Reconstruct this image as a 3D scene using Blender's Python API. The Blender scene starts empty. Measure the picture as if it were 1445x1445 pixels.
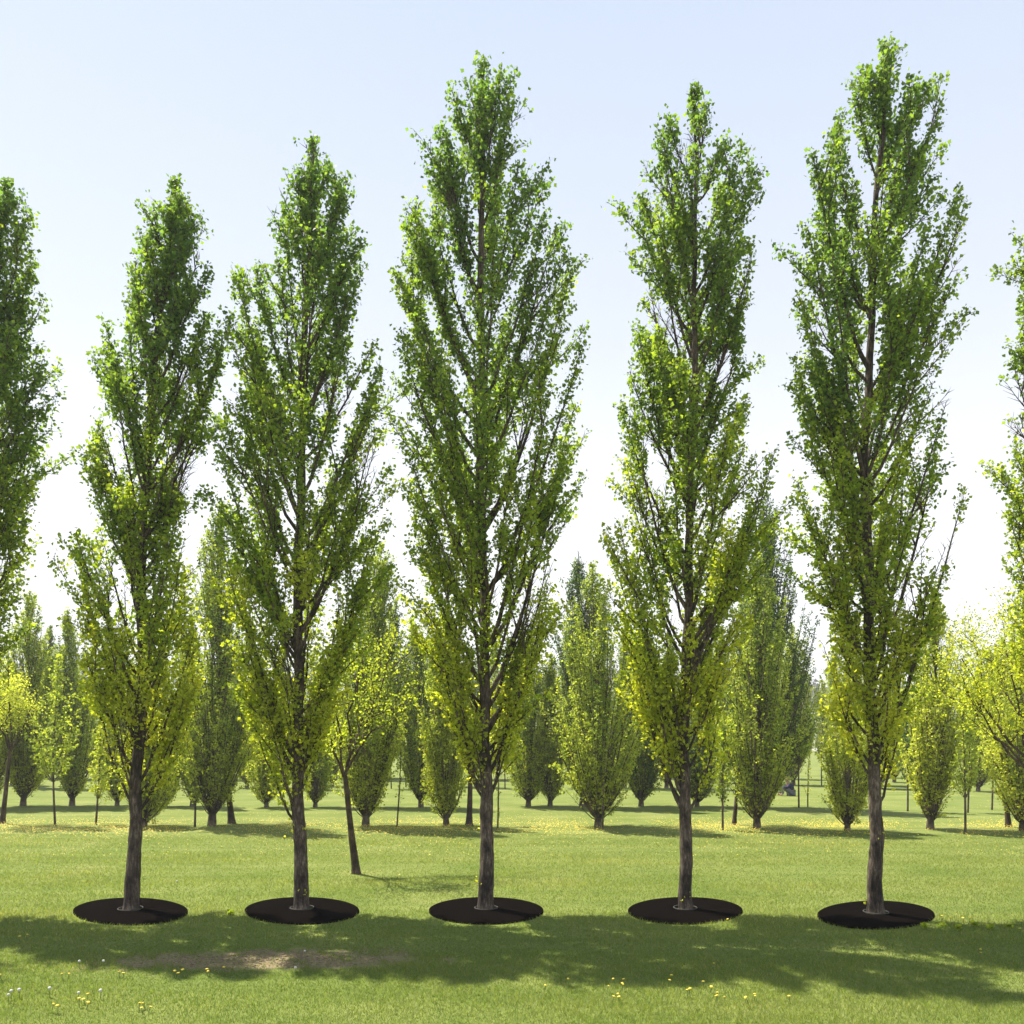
import bpy, math, random
import numpy as np
from mathutils import Vector

# ------------------------------------------------------------------ camera, sky, sun, exposure
S = bpy.context.scene
COL = S.collection
CAM_H, FPX, HOR, PXW = 2.4, 1200.0, 1040.0, 1445.0

cam_data = bpy.data.cameras.new('camera')
cam = bpy.data.objects.new('camera', cam_data)
COL.objects.link(cam)
cam.location = (0, 0, CAM_H)
cam.rotation_euler = (math.radians(90), 0, 0)
cam_data.sensor_width = 36
cam_data.lens = 36 * FPX / PXW
cam_data.shift_y = (HOR - PXW / 2) / PXW
cam_data.clip_end = 5000
S.camera = cam

SUN_EL, SUN_AZ = math.radians(61.5), math.radians(53)      # azimuth measured from +Y towards -X
sun_dir = Vector((-math.cos(SUN_EL) * math.sin(SUN_AZ), math.cos(SUN_EL) * math.cos(SUN_AZ), math.sin(SUN_EL)))
sd = bpy.data.lights.new('sun', 'SUN')
sd.energy = 4.6
sd.angle = math.radians(0.5)
sd.color = (1.0, 0.93, 0.80)
sun = bpy.data.objects.new('sun', sd)
COL.objects.link(sun)
sun.rotation_euler = (-sun_dir).to_track_quat('-Z', 'Y').to_euler()

W = bpy.data.worlds.new('World')
S.world = W
W.use_nodes = True
wn, wl = W.node_tree.nodes, W.node_tree.links
bg = wn['Background']
sky = wn.new('ShaderNodeTexSky')
sky.sky_type = 'NISHITA'
sky.sun_disc = False
sky.sun_elevation = SUN_EL
sky.sun_rotation = -SUN_AZ
sky.air_density = 1.0
sky.dust_density = 0.6
sky.ozone_density = 1.0
hs = wn.new('ShaderNodeHueSaturation')
hs.inputs['Saturation'].default_value = 0.5
wl.new(sky.outputs[0], hs.inputs['Color'])
# thin bright spring haze: the sky pales from light blue overhead to white at the horizon
geo = wn.new('ShaderNodeTexCoord')
sep = wn.new('ShaderNodeSeparateXYZ'); wl.new(geo.outputs['Generated'], sep.inputs[0])
pale = wn.new('ShaderNodeValToRGB')
pe_ = pale.color_ramp.elements
for _ in range(3): pe_.new(0.5)
for k, (p_, c_) in enumerate([(0.0, (0.62, 0.62, 0.62)), (0.24, (0.56, 0.565, 0.58)), (0.42, (0.43, 0.46, 0.52)), (0.66, (0.335, 0.39, 0.49)), (1.0, (0.20, 0.27, 0.42))]):
    pe_[k].position = p_; pe_[k].color = (*c_, 1)
wl.new(sep.outputs['Z'], pale.inputs[0])
gain = wn.new('ShaderNodeVectorMath'); gain.operation = 'SCALE'; gain.inputs[3].default_value = 0.87 / 0.12
wl.new(pale.outputs[0], gain.inputs[0])
mx_ = wn.new('ShaderNodeMix'); mx_.data_type = 'RGBA'; mx_.inputs[0].default_value = 0.86
wl.new(hs.outputs[0], mx_.inputs[6]); wl.new(gain.outputs[0], mx_.inputs[7])
wl.new(mx_.outputs[2], bg.inputs['Color'])
bg.inputs['Strength'].default_value = 0.12
S.view_settings.view_transform = 'Standard'
S.view_settings.look = 'None'
S.view_settings.exposure = 1.16
S.view_settings.gamma = 1

# ------------------------------------------------------------------ helpers
def ground(px, py):
    Y = CAM_H * FPX / (py - HOR)
    return Vector(((px - PXW / 2) / FPX * Y, Y, 0))

def wx(px, Y): return (px - PXW / 2) / FPX * Y
def wz(py, Y): return CAM_H + (HOR - py) / FPX * Y

def tag(o, label=None, cat=None, group=None, kind=None):
    for k, v in (('label', label), ('category', cat), ('group', group), ('kind', kind)):
        if v: o[k] = v
    return o

def empty(name, loc, label, cat, group=None):
    o = bpy.data.objects.new(name, None)
    o.empty_display_size = 0.3
    COL.objects.link(o)
    o.location = loc
    return tag(o, label, cat, group)

def np_mesh(name, co, faces, mat, parent=None, attrs=None, smooth=False, origin=None):
    """faces: list of (k-gon index arrays) all with the same or different k"""
    me = bpy.data.meshes.new(name)
    co = np.asarray(co, dtype=np.float32)
    if origin is not None: co = co - np.asarray(origin, dtype=np.float32)
    me.vertices.add(len(co))
    me.vertices.foreach_set('co', co.ravel())
    idx = np.concatenate([f.ravel() for f in faces]).astype(np.int32)
    sizes = np.concatenate([np.full(len(f), f.shape[1]) for f in faces]).astype(np.int32)
    starts = np.concatenate([[0], np.cumsum(sizes)[:-1]]).astype(np.int32)
    me.loops.add(len(idx))
    me.loops.foreach_set('vertex_index', idx)
    me.polygons.add(len(sizes))
    me.polygons.foreach_set('loop_start', starts)
    me.polygons.foreach_set('loop_total', sizes)
    if smooth: me.polygons.foreach_set('use_smooth', np.ones(len(sizes), dtype=bool))
    for k, v in (attrs or {}).items():
        a = me.attributes.new(k, 'FLOAT', 'POINT')
        a.data.foreach_set('value', np.asarray(v, dtype=np.float32))
    me.update(calc_edges=True)
    me.validate()
    for m in (mat if isinstance(mat, (list, tuple)) else [mat]): me.materials.append(m)
    o = bpy.data.objects.new(name, me)
    COL.objects.link(o)
    if parent: o.parent = parent
    return o

class Tubes:
    def __init__(s): s.co, s.f, s.n = [], [], 0
    def add(s, pts, rad, sides=6, rng=None, rough=0.0):
        pts = np.asarray(pts, float); rad = np.asarray(rad, float)
        m = len(pts)
        t = np.gradient(pts, axis=0)
        t /= np.linalg.norm(t, axis=1)[:, None] + 1e-9
        ref = np.array([0.31, 0.95, 0.0]) if abs(t[0][1]) < 0.8 else np.array([1.0, 0, 0.1])
        a = np.cross(t, ref); a /= np.linalg.norm(a, axis=1)[:, None] + 1e-9
        b = np.cross(t, a)
        ang = np.linspace(0, 2 * np.pi, sides, endpoint=False)
        R = np.repeat(rad[:, None], sides, 1)
        if rough and rng is not None:
            nz = rng.normal(0, 1, (m, sides))
            nz = (nz + np.roll(nz, 1, 1) * .6 + np.roll(nz, 1, 0) * 1.1 + np.roll(nz, 2, 0) * .7) / 1.8
            R = R * (1 + rough * nz)
        ring = pts[:, None, :] + R[:, :, None] * (np.cos(ang)[None, :, None] * a[:, None, :] + np.sin(ang)[None, :, None] * b[:, None, :])
        i = np.arange((m - 1) * sides).reshape(m - 1, sides) + s.n
        j = np.roll(i, -1, 1)
        s.f.append(np.stack([i, j, j + sides, i + sides], -1).reshape(-1, 4))
        s.co.append(ring.reshape(-1, 3)); s.n += m * sides
    def build(s, name, mat, parent=None, origin=None):
        return np_mesh(name, np.concatenate(s.co), [np.concatenate(s.f)], mat, parent, smooth=True, origin=origin)

def unit(v): return v / (np.linalg.norm(v, axis=-1, keepdims=True) + 1e-9)

class Leaves:
    def __init__(s): s.p, s.d, s.l, s.t = [], [], [], []
    def add(s, p, d, l, t): s.p.append(p); s.d.append(d); s.l.append(l); s.t.append(t)
    def build(s, name, mat, parent, rng, origin, gaps=(), clump=0.0):
        P, D, L, T = (np.concatenate(x) for x in (s.p, s.d, s.l, s.t))
        if clump or len(gaps):
            k = np.ones(len(P), bool)
            if clump:      # open pockets between leafy sprays
                a = rng.uniform(0, 6.28, 6); q = P * np.array([1, 1, .55]) / clump
                v = np.sin(q[:, 0] * 2.9 + a[0] + 1.4 * np.sin(q[:, 2] * 2.1 + a[1])) + np.sin(q[:, 1] * 2.6 + a[2] + 1.2 * np.sin(q[:, 0] * 1.9 + a[3])) + np.sin(q[:, 2] * 3.3 + a[4] + 1.5 * np.sin(q[:, 1] * 2.2 + q[:, 0] * 1.3 + a[5]))
                k &= v + rng.normal(0, .25, len(P)) > -1.72
            for gx, gz, grx, grz in gaps:
                k &= ((P[:, 0] - gx) / grx) ** 2 + ((P[:, 2] - gz) / grz) ** 2 + rng.normal(0, .15, len(P)) > 1
            P, D, L, T = P[k], D[k], L[k], T[k]
        n = len(P)
        D = unit(D)
        N = unit(rng.normal(0, 1, (n, 3)) + np.array([0, 0, 0.55]))
        Sd = unit(np.cross(D, N)); N = np.cross(Sd, D)
        w = L * rng.uniform(0.42, 0.55, n)
        c = rng.uniform(-0.12, 0.16, n) * L
        m = P + D * (L * 0.38)[:, None]
        V = np.stack([P, m + Sd * w[:, None] + N * c[:, None], P + D * L[:, None], m - Sd * w[:, None] + N * c[:, None]], 1).reshape(-1, 3)
        i = np.arange(n)[:, None] * 4
        F = np.concatenate([i + np.array([[0, 1, 2]]), i + np.array([[0, 2, 3]])])
        return np_mesh(name, V, [F], mat, parent, {'tint': np.repeat(T, 4), 'rnd': np.repeat(rng.random(n), 4)}, origin=origin)

# ------------------------------------------------------------------ materials
def new_mat(name):
    m = bpy.data.materials.new(name); m.use_nodes = True
    nt = m.node_tree
    return m, nt, nt.nodes, nt.links, nt.nodes['Principled BSDF']

def ramp(nd, stops):
    r = nd.new('ShaderNodeValToRGB')
    e = r.color_ramp.elements
    while len(e) < len(stops): e.new(0.5)
    for k, (p, c) in enumerate(stops):
        e[k].position = p; e[k].color = (*c, 1)
    return r

def noise(nd, lk, scale, detail=4, rough=0.6, vec=None):
    n = nd.new('ShaderNodeTexNoise')
    n.inputs['Scale'].default_value = scale; n.inputs['Detail'].default_value = detail; n.inputs['Roughness'].default_value = rough
    if vec is not None: lk.new(vec, n.inputs['Vector'])
    return n

def mixc(nd, lk, a, b, fac, mode='MIX'):
    m = nd.new('ShaderNodeMix'); m.data_type = 'RGBA'; m.blend_type = mode
    for s, v in ((m.inputs[6], a), (m.inputs[7], b), (m.inputs[0], fac)):
        if hasattr(v, 'links'): lk.new(v, s)
        else: s.default_value = (*v, 1) if isinstance(v, tuple) else v
    return m.outputs[2]

def math_node(nd, lk, op, a, b=0.0, clamp=False):
    m = nd.new('ShaderNodeMath'); m.operation = op; m.use_clamp = clamp
    for s, v in ((m.inputs[0], a), (m.inputs[1], b)):
        if hasattr(v, 'links'): lk.new(v, s)
        else: s.default_value = v
    return m.outputs[0]

def leaf_material(name, stops, tr_gain=(1.95, 2.05, 0.75), trans=0.5, spread=.28):
    m, nt, nd, lk, p = new_mat(name)
    at = nd.new('ShaderNodeAttribute'); at.attribute_name = 'tint'
    rn = nd.new('ShaderNodeAttribute'); rn.attribute_name = 'rnd'
    r = ramp(nd, stops); lk.new(at.outputs['Fac'], r.inputs[0])
    v = nd.new('ShaderNodeMapRange'); v.inputs[3].default_value = 1 - spread; v.inputs[4].default_value = 1 + spread
    lk.new(rn.outputs['Fac'], v.inputs[0])
    h = nd.new('ShaderNodeHueSaturation'); lk.new(r.outputs[0], h.inputs['Color']); lk.new(v.outputs[0], h.inputs['Value'])
    p.inputs['Roughness'].default_value = 0.55
    p.inputs['Specular IOR Level'].default_value = 0.28
    lk.new(h.outputs[0], p.inputs['Base Color'])
    t = nd.new('ShaderNodeBsdfTranslucent')
    lk.new(mixc(nd, lk, h.outputs[0], tr_gain, 1.0, 'MULTIPLY'), t.inputs['Color'])
    mx = nd.new('ShaderNodeMixShader'); mx.inputs[0].default_value = trans
    lk.new(p.outputs[0], mx.inputs[1]); lk.new(t.outputs[0], mx.inputs[2])
    lk.new(mx.outputs[0], nd['Material Output'].inputs['Surface'])
    return m

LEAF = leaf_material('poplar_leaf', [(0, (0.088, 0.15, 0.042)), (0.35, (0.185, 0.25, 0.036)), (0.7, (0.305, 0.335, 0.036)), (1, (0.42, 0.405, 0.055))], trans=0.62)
FARLEAF = leaf_material('distant_poplar_leaf', [(0.06, (0.05, 0.092, 0.034)), (0.35, (0.27, 0.32, 0.065)), (0.7, (0.42, 0.43, 0.08)), (1, (0.46, 0.45, 0.12))], trans=0.55)
BLADE = leaf_material('grass_blade', [(0, (0.05, 0.095, 0.016)), (0.5, (0.135, 0.185, 0.042)), (0.8, (0.20, 0.23, 0.07)), (1, (0.32, 0.30, 0.12))], trans=0.42, spread=.14)

def bark_material(name, a, b, c):
    m, nt, nd, lk, p = new_mat(name)
    tc = nd.new('ShaderNodeTexCoord')
    mp = nd.new('ShaderNodeMapping'); mp.inputs['Scale'].default_value = (1, 1, 0.22); lk.new(tc.outputs['Object'], mp.inputs[0])
    n1 = noise(nd, lk, 38, 6, 0.7, mp.outputs[0])
    n2 = noise(nd, lk, 3.2, 4, 0.6, tc.outputs['Object'])
    r = ramp(nd, [(0.32, a), (0.52, b), (0.72, c)]); lk.new(n1.outputs['Fac'], r.inputs[0])
    r2 = ramp(nd, [(0.40, (0.34, 0.31, 0.29)), (0.60, (1.18, 1.14, 1.10))]); lk.new(n2.outputs['Fac'], r2.inputs[0])
    lk.new(mixc(nd, lk, r.outputs[0], r2.outputs[0], 1.0, 'MULTIPLY'), p.inputs['Base Color'])
    p.inputs['Roughness'].default_value = 0.95
    bp = nd.new('ShaderNodeBump'); bp.inputs['Strength'].default_value = 0.9; bp.inputs['Distance'].default_value = 0.03
    lk.new(n1.outputs['Fac'], bp.inputs['Height']); lk.new(bp.outputs[0], p.inputs['Normal'])
    return m

BARK = bark_material('poplar_bark', (0.018, 0.013, 0.010), (0.10, 0.076, 0.058), (0.29, 0.24, 0.19))
FARBARK = bark_material('slender_trunk_bark', (0.06, 0.048, 0.038), (0.16, 0.13, 0.10), (0.30, 0.25, 0.19))
BROWNBARK = bark_material('orchard_bark', (0.04, 0.028, 0.022), (0.10, 0.07, 0.055), (0.17, 0.125, 0.10))

def plain(name, col, rough=0.8, nscale=30, var=0.25, bump=0.0):
    m, nt, nd, lk, p = new_mat(name)
    n = noise(nd, lk, nscale, 5)
    tc = nd.new('ShaderNodeTexCoord'); lk.new(tc.outputs['Object'], n.inputs['Vector'])
    r = ramp(nd, [(0.3, tuple(x * (1 - var) for x in col)), (0.7, tuple(min(1, x * (1 + var)) for x in col))])
    lk.new(n.outputs['Fac'], r.inputs[0]); lk.new(r.outputs[0], p.inputs['Base Color'])
    p.inputs['Roughness'].default_value = rough
    if bump:
        bp = nd.new('ShaderNodeBump'); bp.inputs['Strength'].default_value = bump; bp.inputs['Distance'].default_value = 0.01
        lk.new(n.outputs['Fac'], bp.inputs['Height']); lk.new(bp.outputs[0], p.inputs['Normal'])
    return m

MAT = plain('black_mulch_mat', (0.0045, 0.0036, 0.0032), 0.7, 55, 0.35, 0.25)
MAT.node_tree.nodes['Principled BSDF'].inputs['Specular IOR Level'].default_value = 0.0
COLLAR = plain('mat_collar', (0.045, 0.045, 0.036), 0.8, 40, 0.3)
YELLOW = plain('dandelion_yellow', (0.64, 0.50, 0.05), 0.7, 60, 0.15)
WHITE = plain('seed_head_white', (0.55, 0.55, 0.52), 0.8, 60, 0.1)
STEM = plain('flower_stem', (0.10, 0.16, 0.04), 0.6, 40, 0.2)
NAVY = plain('navy_cloth', (0.022, 0.022, 0.07), 0.9, 25, 0.3)
PALEBLUE = plain('pale_trouser_cloth', (0.13, 0.14, 0.19), 0.9, 25, 0.15)
SKIN = plain('skin', (0.42, 0.25, 0.18), 0.6, 20, 0.08)
HAIR = plain('dark_hair', (0.03, 0.022, 0.018), 0.6, 60, 0.3)

PATCH = ground(372, 1354)      # worn earth patch in the lawn

def ground_material():
    m, nt, nd, lk, p = new_mat('lawn')
    tc = nd.new('ShaderNodeTexCoord'); pos = tc.outputs['Object']
    n1 = noise(nd, lk, 0.55, 5, 0.6, pos)
    st = nd.new('ShaderNodeMapping'); st.inputs['Scale'].default_value = (0.10, 1.3, 1); lk.new(pos, st.inputs[0])
    n2 = noise(nd, lk, 1.6, 4, 0.6, st.outputs[0])
    n3 = noise(nd, lk, 26, 5, 0.7, pos)
    n4 = noise(nd, lk, 160, 3, 0.7, pos)
    r1 = ramp(nd, [(0.30, (0.125, 0.17, 0.034)), (0.55, (0.18, 0.215, 0.055)), (0.75, (0.235, 0.25, 0.08))])
    lk.new(n1.outputs['Fac'], r1.inputs[0])
    r2 = ramp(nd, [(0.35, (0.84, 0.88, 0.8)), (0.65, (1.14, 1.10, 1.15))]); lk.new(n2.outputs['Fac'], r2.inputs[0])
    r3 = ramp(nd, [(0.25, (0.5, 0.55, 0.5)), (0.5, (1, 1, 1)), (0.78, (1.25, 1.2, 1.2))]); lk.new(n3.outputs['Fac'], r3.inputs[0])
    r4 = ramp(nd, [(0.25, (0.6, 0.62, 0.6)), (0.7, (1.2, 1.2, 1.2))]); lk.new(n4.outputs['Fac'], r4.inputs[0])
    c = mixc(nd, lk, r1.outputs[0], r2.outputs[0], 1.0, 'MULTIPLY')
    c = mixc(nd, lk, c, r3.outputs[0], 0.8, 'MULTIPLY')
    c = mixc(nd, lk, c, r4.outputs[0], 0.7, 'MULTIPLY')
    # worn earth patch: a distorted ellipse
    mp = nd.new('ShaderNodeMapping'); mp.vector_type = 'TEXTURE'
    mp.inputs['Location'].default_value = PATCH; mp.inputs['Scale'].default_value = (1.6, 0.42, 1); mp.inputs['Rotation'].default_value = (0, 0, math.radians(4))
    lk.new(pos, mp.inputs[0])
    ln = nd.new('ShaderNodeVectorMath'); ln.operation = 'LENGTH'; lk.new(mp.outputs[0], ln.inputs[0])
    nd_ = noise(nd, lk, 2.6, 9, 0.75, pos)
    d = math_node(nd, lk, 'ADD', ln.outputs['Value'], math_node(nd, lk, 'MULTIPLY', math_node(nd, lk, 'SUBTRACT', nd_.outputs['Fac'], 0.5), 4.2))
    mr = nd.new('ShaderNodeMapRange'); mr.inputs[1].default_value = 0.75; mr.inputs[2].default_value = 1.25; mr.inputs[3].default_value = 1; mr.inputs[4].default_value = 0
    lk.new(d, mr.inputs[0])
    soil = ramp(nd, [(0.3, (0.12, 0.092, 0.05)), (0.7, (0.32, 0.26, 0.15))]); lk.new(n3.outputs['Fac'], soil.inputs[0])
    c = mixc(nd, lk, c, soil.outputs[0], mr.outputs[0])
    lk.new(c, p.inputs['Base Color'])
    p.inputs['Roughness'].default_value = 0.95; p.inputs['Specular IOR Level'].default_value = 0.15
    bp = nd.new('ShaderNodeBump'); bp.inputs['Strength'].default_value = 0.6; bp.inputs['Distance'].default_value = 0.04
    lk.new(n3.outputs['Fac'], bp.inputs['Height']); lk.new(bp.outputs[0], p.inputs['Normal'])
    return m

# ------------------------------------------------------------------ setting: lawn, far field, hill, road
me = bpy.data.meshes.new('ground')
me.from_pydata([(-455, -25, 0), (455, -25, 0), (455, 555, 0), (-455, 555, 0)], [], [(0, 1, 2, 3)])
me.materials.append(ground_material())
gr = bpy.data.objects.new('ground', me); COL.objects.link(gr); tag(gr, kind='structure')

HILLM = plain('hill_field', (0.17, 0.19, 0.085), 0.95, 0.03, 0.2)
rng = np.random.default_rng(5)
xs = np.linspace(-420, 420, 121); ys = np.linspace(135, 520, 40)
X, Yg = np.meshgrid(xs, ys)
tt = np.clip((Yg - 135) / 300, 0, 1)
Z = (tt * tt * (3 - 2 * tt)) * (21 + 4 * np.sin(X * 0.013 + 1) + 2.5 * np.sin(X * 0.034)) - 0.3
i = np.arange(39)[:, None] * 121 + np.arange(120)[None]
F = np.stack([i, i + 1, i + 122, i + 121], -1).reshape(-1, 4)
hl = np_mesh('hill', np.stack([X, Yg, Z], -1).reshape(-1, 3), [F], HILLM, smooth=True); tag(hl, kind='structure')
def hill_z(x, y):
    t = min(max((y - 135) / 300, 0), 1)
    return t * t * (3 - 2 * t) * (21 + 4 * math.sin(x * 0.013 + 1) + 2.5 * math.sin(x * 0.034)) - 0.3

rx = np.linspace(-300, 300, 61)
rv = np.concatenate([[(x, 150, hill_z(x, 150) + 0.12) for x in rx], [(x, 158, hill_z(x, 158) + 0.12) for x in rx]])
i = np.arange(60)
rd = np_mesh('road', rv, [np.stack([i, i + 1, i + 62, i + 61], -1)], plain('pale_road', (0.42, 0.40, 0.38), 0.9, 0.4, 0.15)); tag(rd, kind='structure')

def blob_foliage(rng, centres, radii, per, size, tint):
    """loose leaf clumps around centres"""
    L = Leaves()
    for c, r in zip(centres, radii):
        d = unit(rng.normal(0, 1, (per, 3))); rr = rng.random(per) ** 0.45
        p = c + d * rr[:, None] * r
        L.add(p, unit(d + rng.normal(0, .6, (per, 3))), rng.uniform(.6, 1.2, per) * size, np.clip(rng.normal(tint, .12, per), 0, 1))
    return L

# far wood on the hill crest and the dark hedge along the far field edge
WOODLEAF = leaf_material('far_wood_leaf', [(0, (0.075, 0.075, 0.062)), (1, (0.14, 0.135, 0.10))], (1.2, 1.2, 1.0))
cs, rs = [], []
for k in range(150):
    x = rng.uniform(-330, 330); y = rng.uniform(300, 400)
    h = rng.uniform(4, 7)
    cs.append(np.array([x, y, hill_z(x, y) + h * .6])); rs.append(np.array([h * .8, h * .8, h * .8]))
wood = blob_foliage(rng, cs, rs, 110, 1.5, 0.4).build('far_wood', WOODLEAF, None, rng, (0, 0, 0))
tag(wood, 'grey leafless-looking wood on the far hill crest beyond the poplars', 'wood', kind='stuff')
cs, rs = [], []
for k in range(300):
    x = rng.uniform(-110, 110)
    cs.append(np.array([x, 124 + rng.normal(0, .6), rng.uniform(.3, .8)])); rs.append(np.array([.9, .7, rng.uniform(.5, .9)]))
hedge = blob_foliage(rng, cs, rs, 60, 0.3, 0.1).build('far_hedge', FARLEAF, None, rng, (0, 0, 0))
tag(hedge, 'low dark hedge along the far edge of the park', 'hedge', kind='stuff')

# ------------------------------------------------------------------ trees
def grow(root_loc, rng, trunk, trunk_r, env, zb, ztop, nb, cot, spacing, per_twig, twig_len, leaf, tint, bark, leafmat, parent,
         limb_r=0.03, sides=5, twigs=True, depth=0.92, rough=0.0, plume=(0.18, 1.0), low_gain=0.25, trunk_shoots=0, leader=0.75, zlow=None, seg=0.22, second=0, rmin=.6, bow=.78, tpow=1.0, gaps=(), clump=0.0, dens0=.75, dtop=1.2, spread=0.0):
    """fastigiate tree: limbs sweep up from the trunk to an envelope; leafy shoots along each limb.
       trunk: z -> (x, y) ; env: z -> (left, right) reach from the trunk."""
    tb, lv = Tubes(), Leaves()
    zz = np.arange(0, ztop + 1e-6, seg)
    if zz[-1] < ztop: zz = np.append(zz, ztop)
    tp = np.array([(*trunk(z), z) for z in zz])
    tr = np.array([trunk_r(z) for z in zz])
    tb.add(tp, tr, 18 if sides > 4 else 7, rng, rough)
    H = ztop
    def shoots(pts, s0, s1, length, tn, dens=1.0, tl=twig_len):
        n = max(2, int(length * (s1 - s0) / spacing * dens))
        s = s0 + (s1 - s0) * (np.arange(n) + rng.random(n)) / n
        q = s * (len(pts) - 1); a = np.minimum(q.astype(int), len(pts) - 2); fr = (q - a)[:, None]
        base = pts[a] * (1 - fr) + pts[a + 1] * fr
        along = unit(pts[a + 1] - pts[a])
        side = rng.normal(0, 1, (n, 3)); side -= (side * along).sum(1)[:, None] * along; side = unit(side)
        dirs = unit(along * rng.uniform(.5, 1.2, n)[:, None] + side * rng.uniform(.5, 1.0, n)[:, None] + np.array([0, 0, .25]))
        ln = tl * rng.uniform(.45, 1.15, n) * (1.05 - .5 * s)
        tip = base + dirs * ln[:, None]
        if twigs:
            for k in range(n):
                tb.add([base[k], tip[k]], [limb_r * .16 + .0012, limb_r * .05], 3)
        m = per_twig
        f = rng.random((n, m)) ** .75
        f[:, 0] = 1
        P = base[:, None] + dirs[:, None] * (ln[:, None] * f)[:, :, None] + rng.normal(0, .018 + .075 * tl, (n, m, 3))
        D = dirs[:, None] * .3 + rng.normal(0, 1, (n, m, 3)) + np.array([0, 0, -.25])
        T = tn + rng.normal(0, .07, (n, 1)) + rng.normal(0, .10, (n, m))
        lv.add(P.reshape(-1, 3), D.reshape(-1, 3), leaf * rng.uniform(.55, 1.3, n * m), np.clip(T.ravel(), 0, 1))
    for k in range(nb):
        t = ((k + rng.random()) / nb) ** tpow
        zl = zb + .06 * H if zlow is None else zlow
        z1 = zl + (ztop * .985 - zl) * t
        ph = k * 2.399963 + rng.normal(0, .35)
        ph -= spread * math.sin(2 * ph)
        l, r = env(z1)
        rx = r if math.cos(ph) > 0 else l
        ry = depth * (l + r) / 2
        R = 1 / math.sqrt((math.cos(ph) / max(rx, .04)) ** 2 + (math.sin(ph) / max(ry, .04)) ** 2)
        R = R * (rmin + (1 - rmin) * rng.random() ** .5)
        rise = R * cot * rng.uniform(.75, 1.3) + .25
        z0 = max(zb, z1 - rise)
        if z1 - z0 < .3: z0 = max(0.3 * zb, z1 - .4)
        x0, y0 = trunk(z0); x1, y1 = trunk(z1)
        s = np.linspace(0, 1, 8)
        cx = x0 + (x1 - x0) * s + math.cos(ph) * R * s ** bow
        cy = y0 + (y1 - y0) * s + math.sin(ph) * R * s ** bow
        cz = z0 + (z1 - z0) * s ** 1.08
        pts = np.stack([cx, cy, cz], 1)
        wob = rng.normal(0, .02 + .012 * R, (8, 3)); wob[0] = 0
        pts += np.cumsum(wob, 0) * .5
        ln = np.linalg.norm(np.diff(pts, axis=0), axis=1).sum()
        lr = min(limb_r * (.45 + .28 * ln), trunk_r(z0) * .62)
        tb.add(pts, lr * (1 - s * .88), sides if sides < 6 else 6)
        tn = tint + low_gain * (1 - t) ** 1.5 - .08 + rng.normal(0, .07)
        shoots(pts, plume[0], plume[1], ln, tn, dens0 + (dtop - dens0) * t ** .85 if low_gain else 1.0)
        for q in range(second):
            f = rng.uniform(.3, .88); a = int(f * 7)
            al = unit(pts[a + 1 if a < 7 else a] - pts[a - 1])
            sdv = rng.normal(0, 1, 3); sdv -= sdv.dot(al) * al; sdv = unit(sdv)
            l2 = min(ln * rng.uniform(.22, .38), .95)
            dr = unit(al + sdv * rng.uniform(.4, .75))
            u2 = np.linspace(0, 1, 5)[:, None]
            p2 = pts[a] + dr * l2 * u2 + np.array([0, 0, .14]) * l2 * u2 ** 2
            tb.add(p2, lr * .42 * (1 - .85 * u2[:, 0]), 4)
            shoots(p2, .15, 1, l2, tn + rng.normal(0, .04), 1.0)
    k0 = int(len(tp) * leader)
    top = tp[k0:]
    if len(top) > 1:
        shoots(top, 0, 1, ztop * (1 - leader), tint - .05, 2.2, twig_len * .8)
    for k in range(trunk_shoots):
        z = rng.choice([rng.uniform(.08, .45), rng.uniform(.9, zb * 1.1)]) 
        x, y = trunk(z); a = rng.uniform(0, 6.28); r = trunk_r(z)
        n = rng.integers(3, 8)
        P = np.array([x + math.cos(a) * r, y + math.sin(a) * r, z]) + rng.normal(0, .03, (n, 3))
        lv.add(P, np.array([math.cos(a), math.sin(a), .3]) + rng.normal(0, .6, (n, 3)), leaf * rng.uniform(.5, .9, n), np.clip(rng.normal(.9, .1, n), 0, 1))
    # part meshes live in the thing's own space
    tb.build('trunk', bark, parent)
    lv.build('crown', leafmat, parent, rng, (0, 0, 0), gaps, clump)

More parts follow.
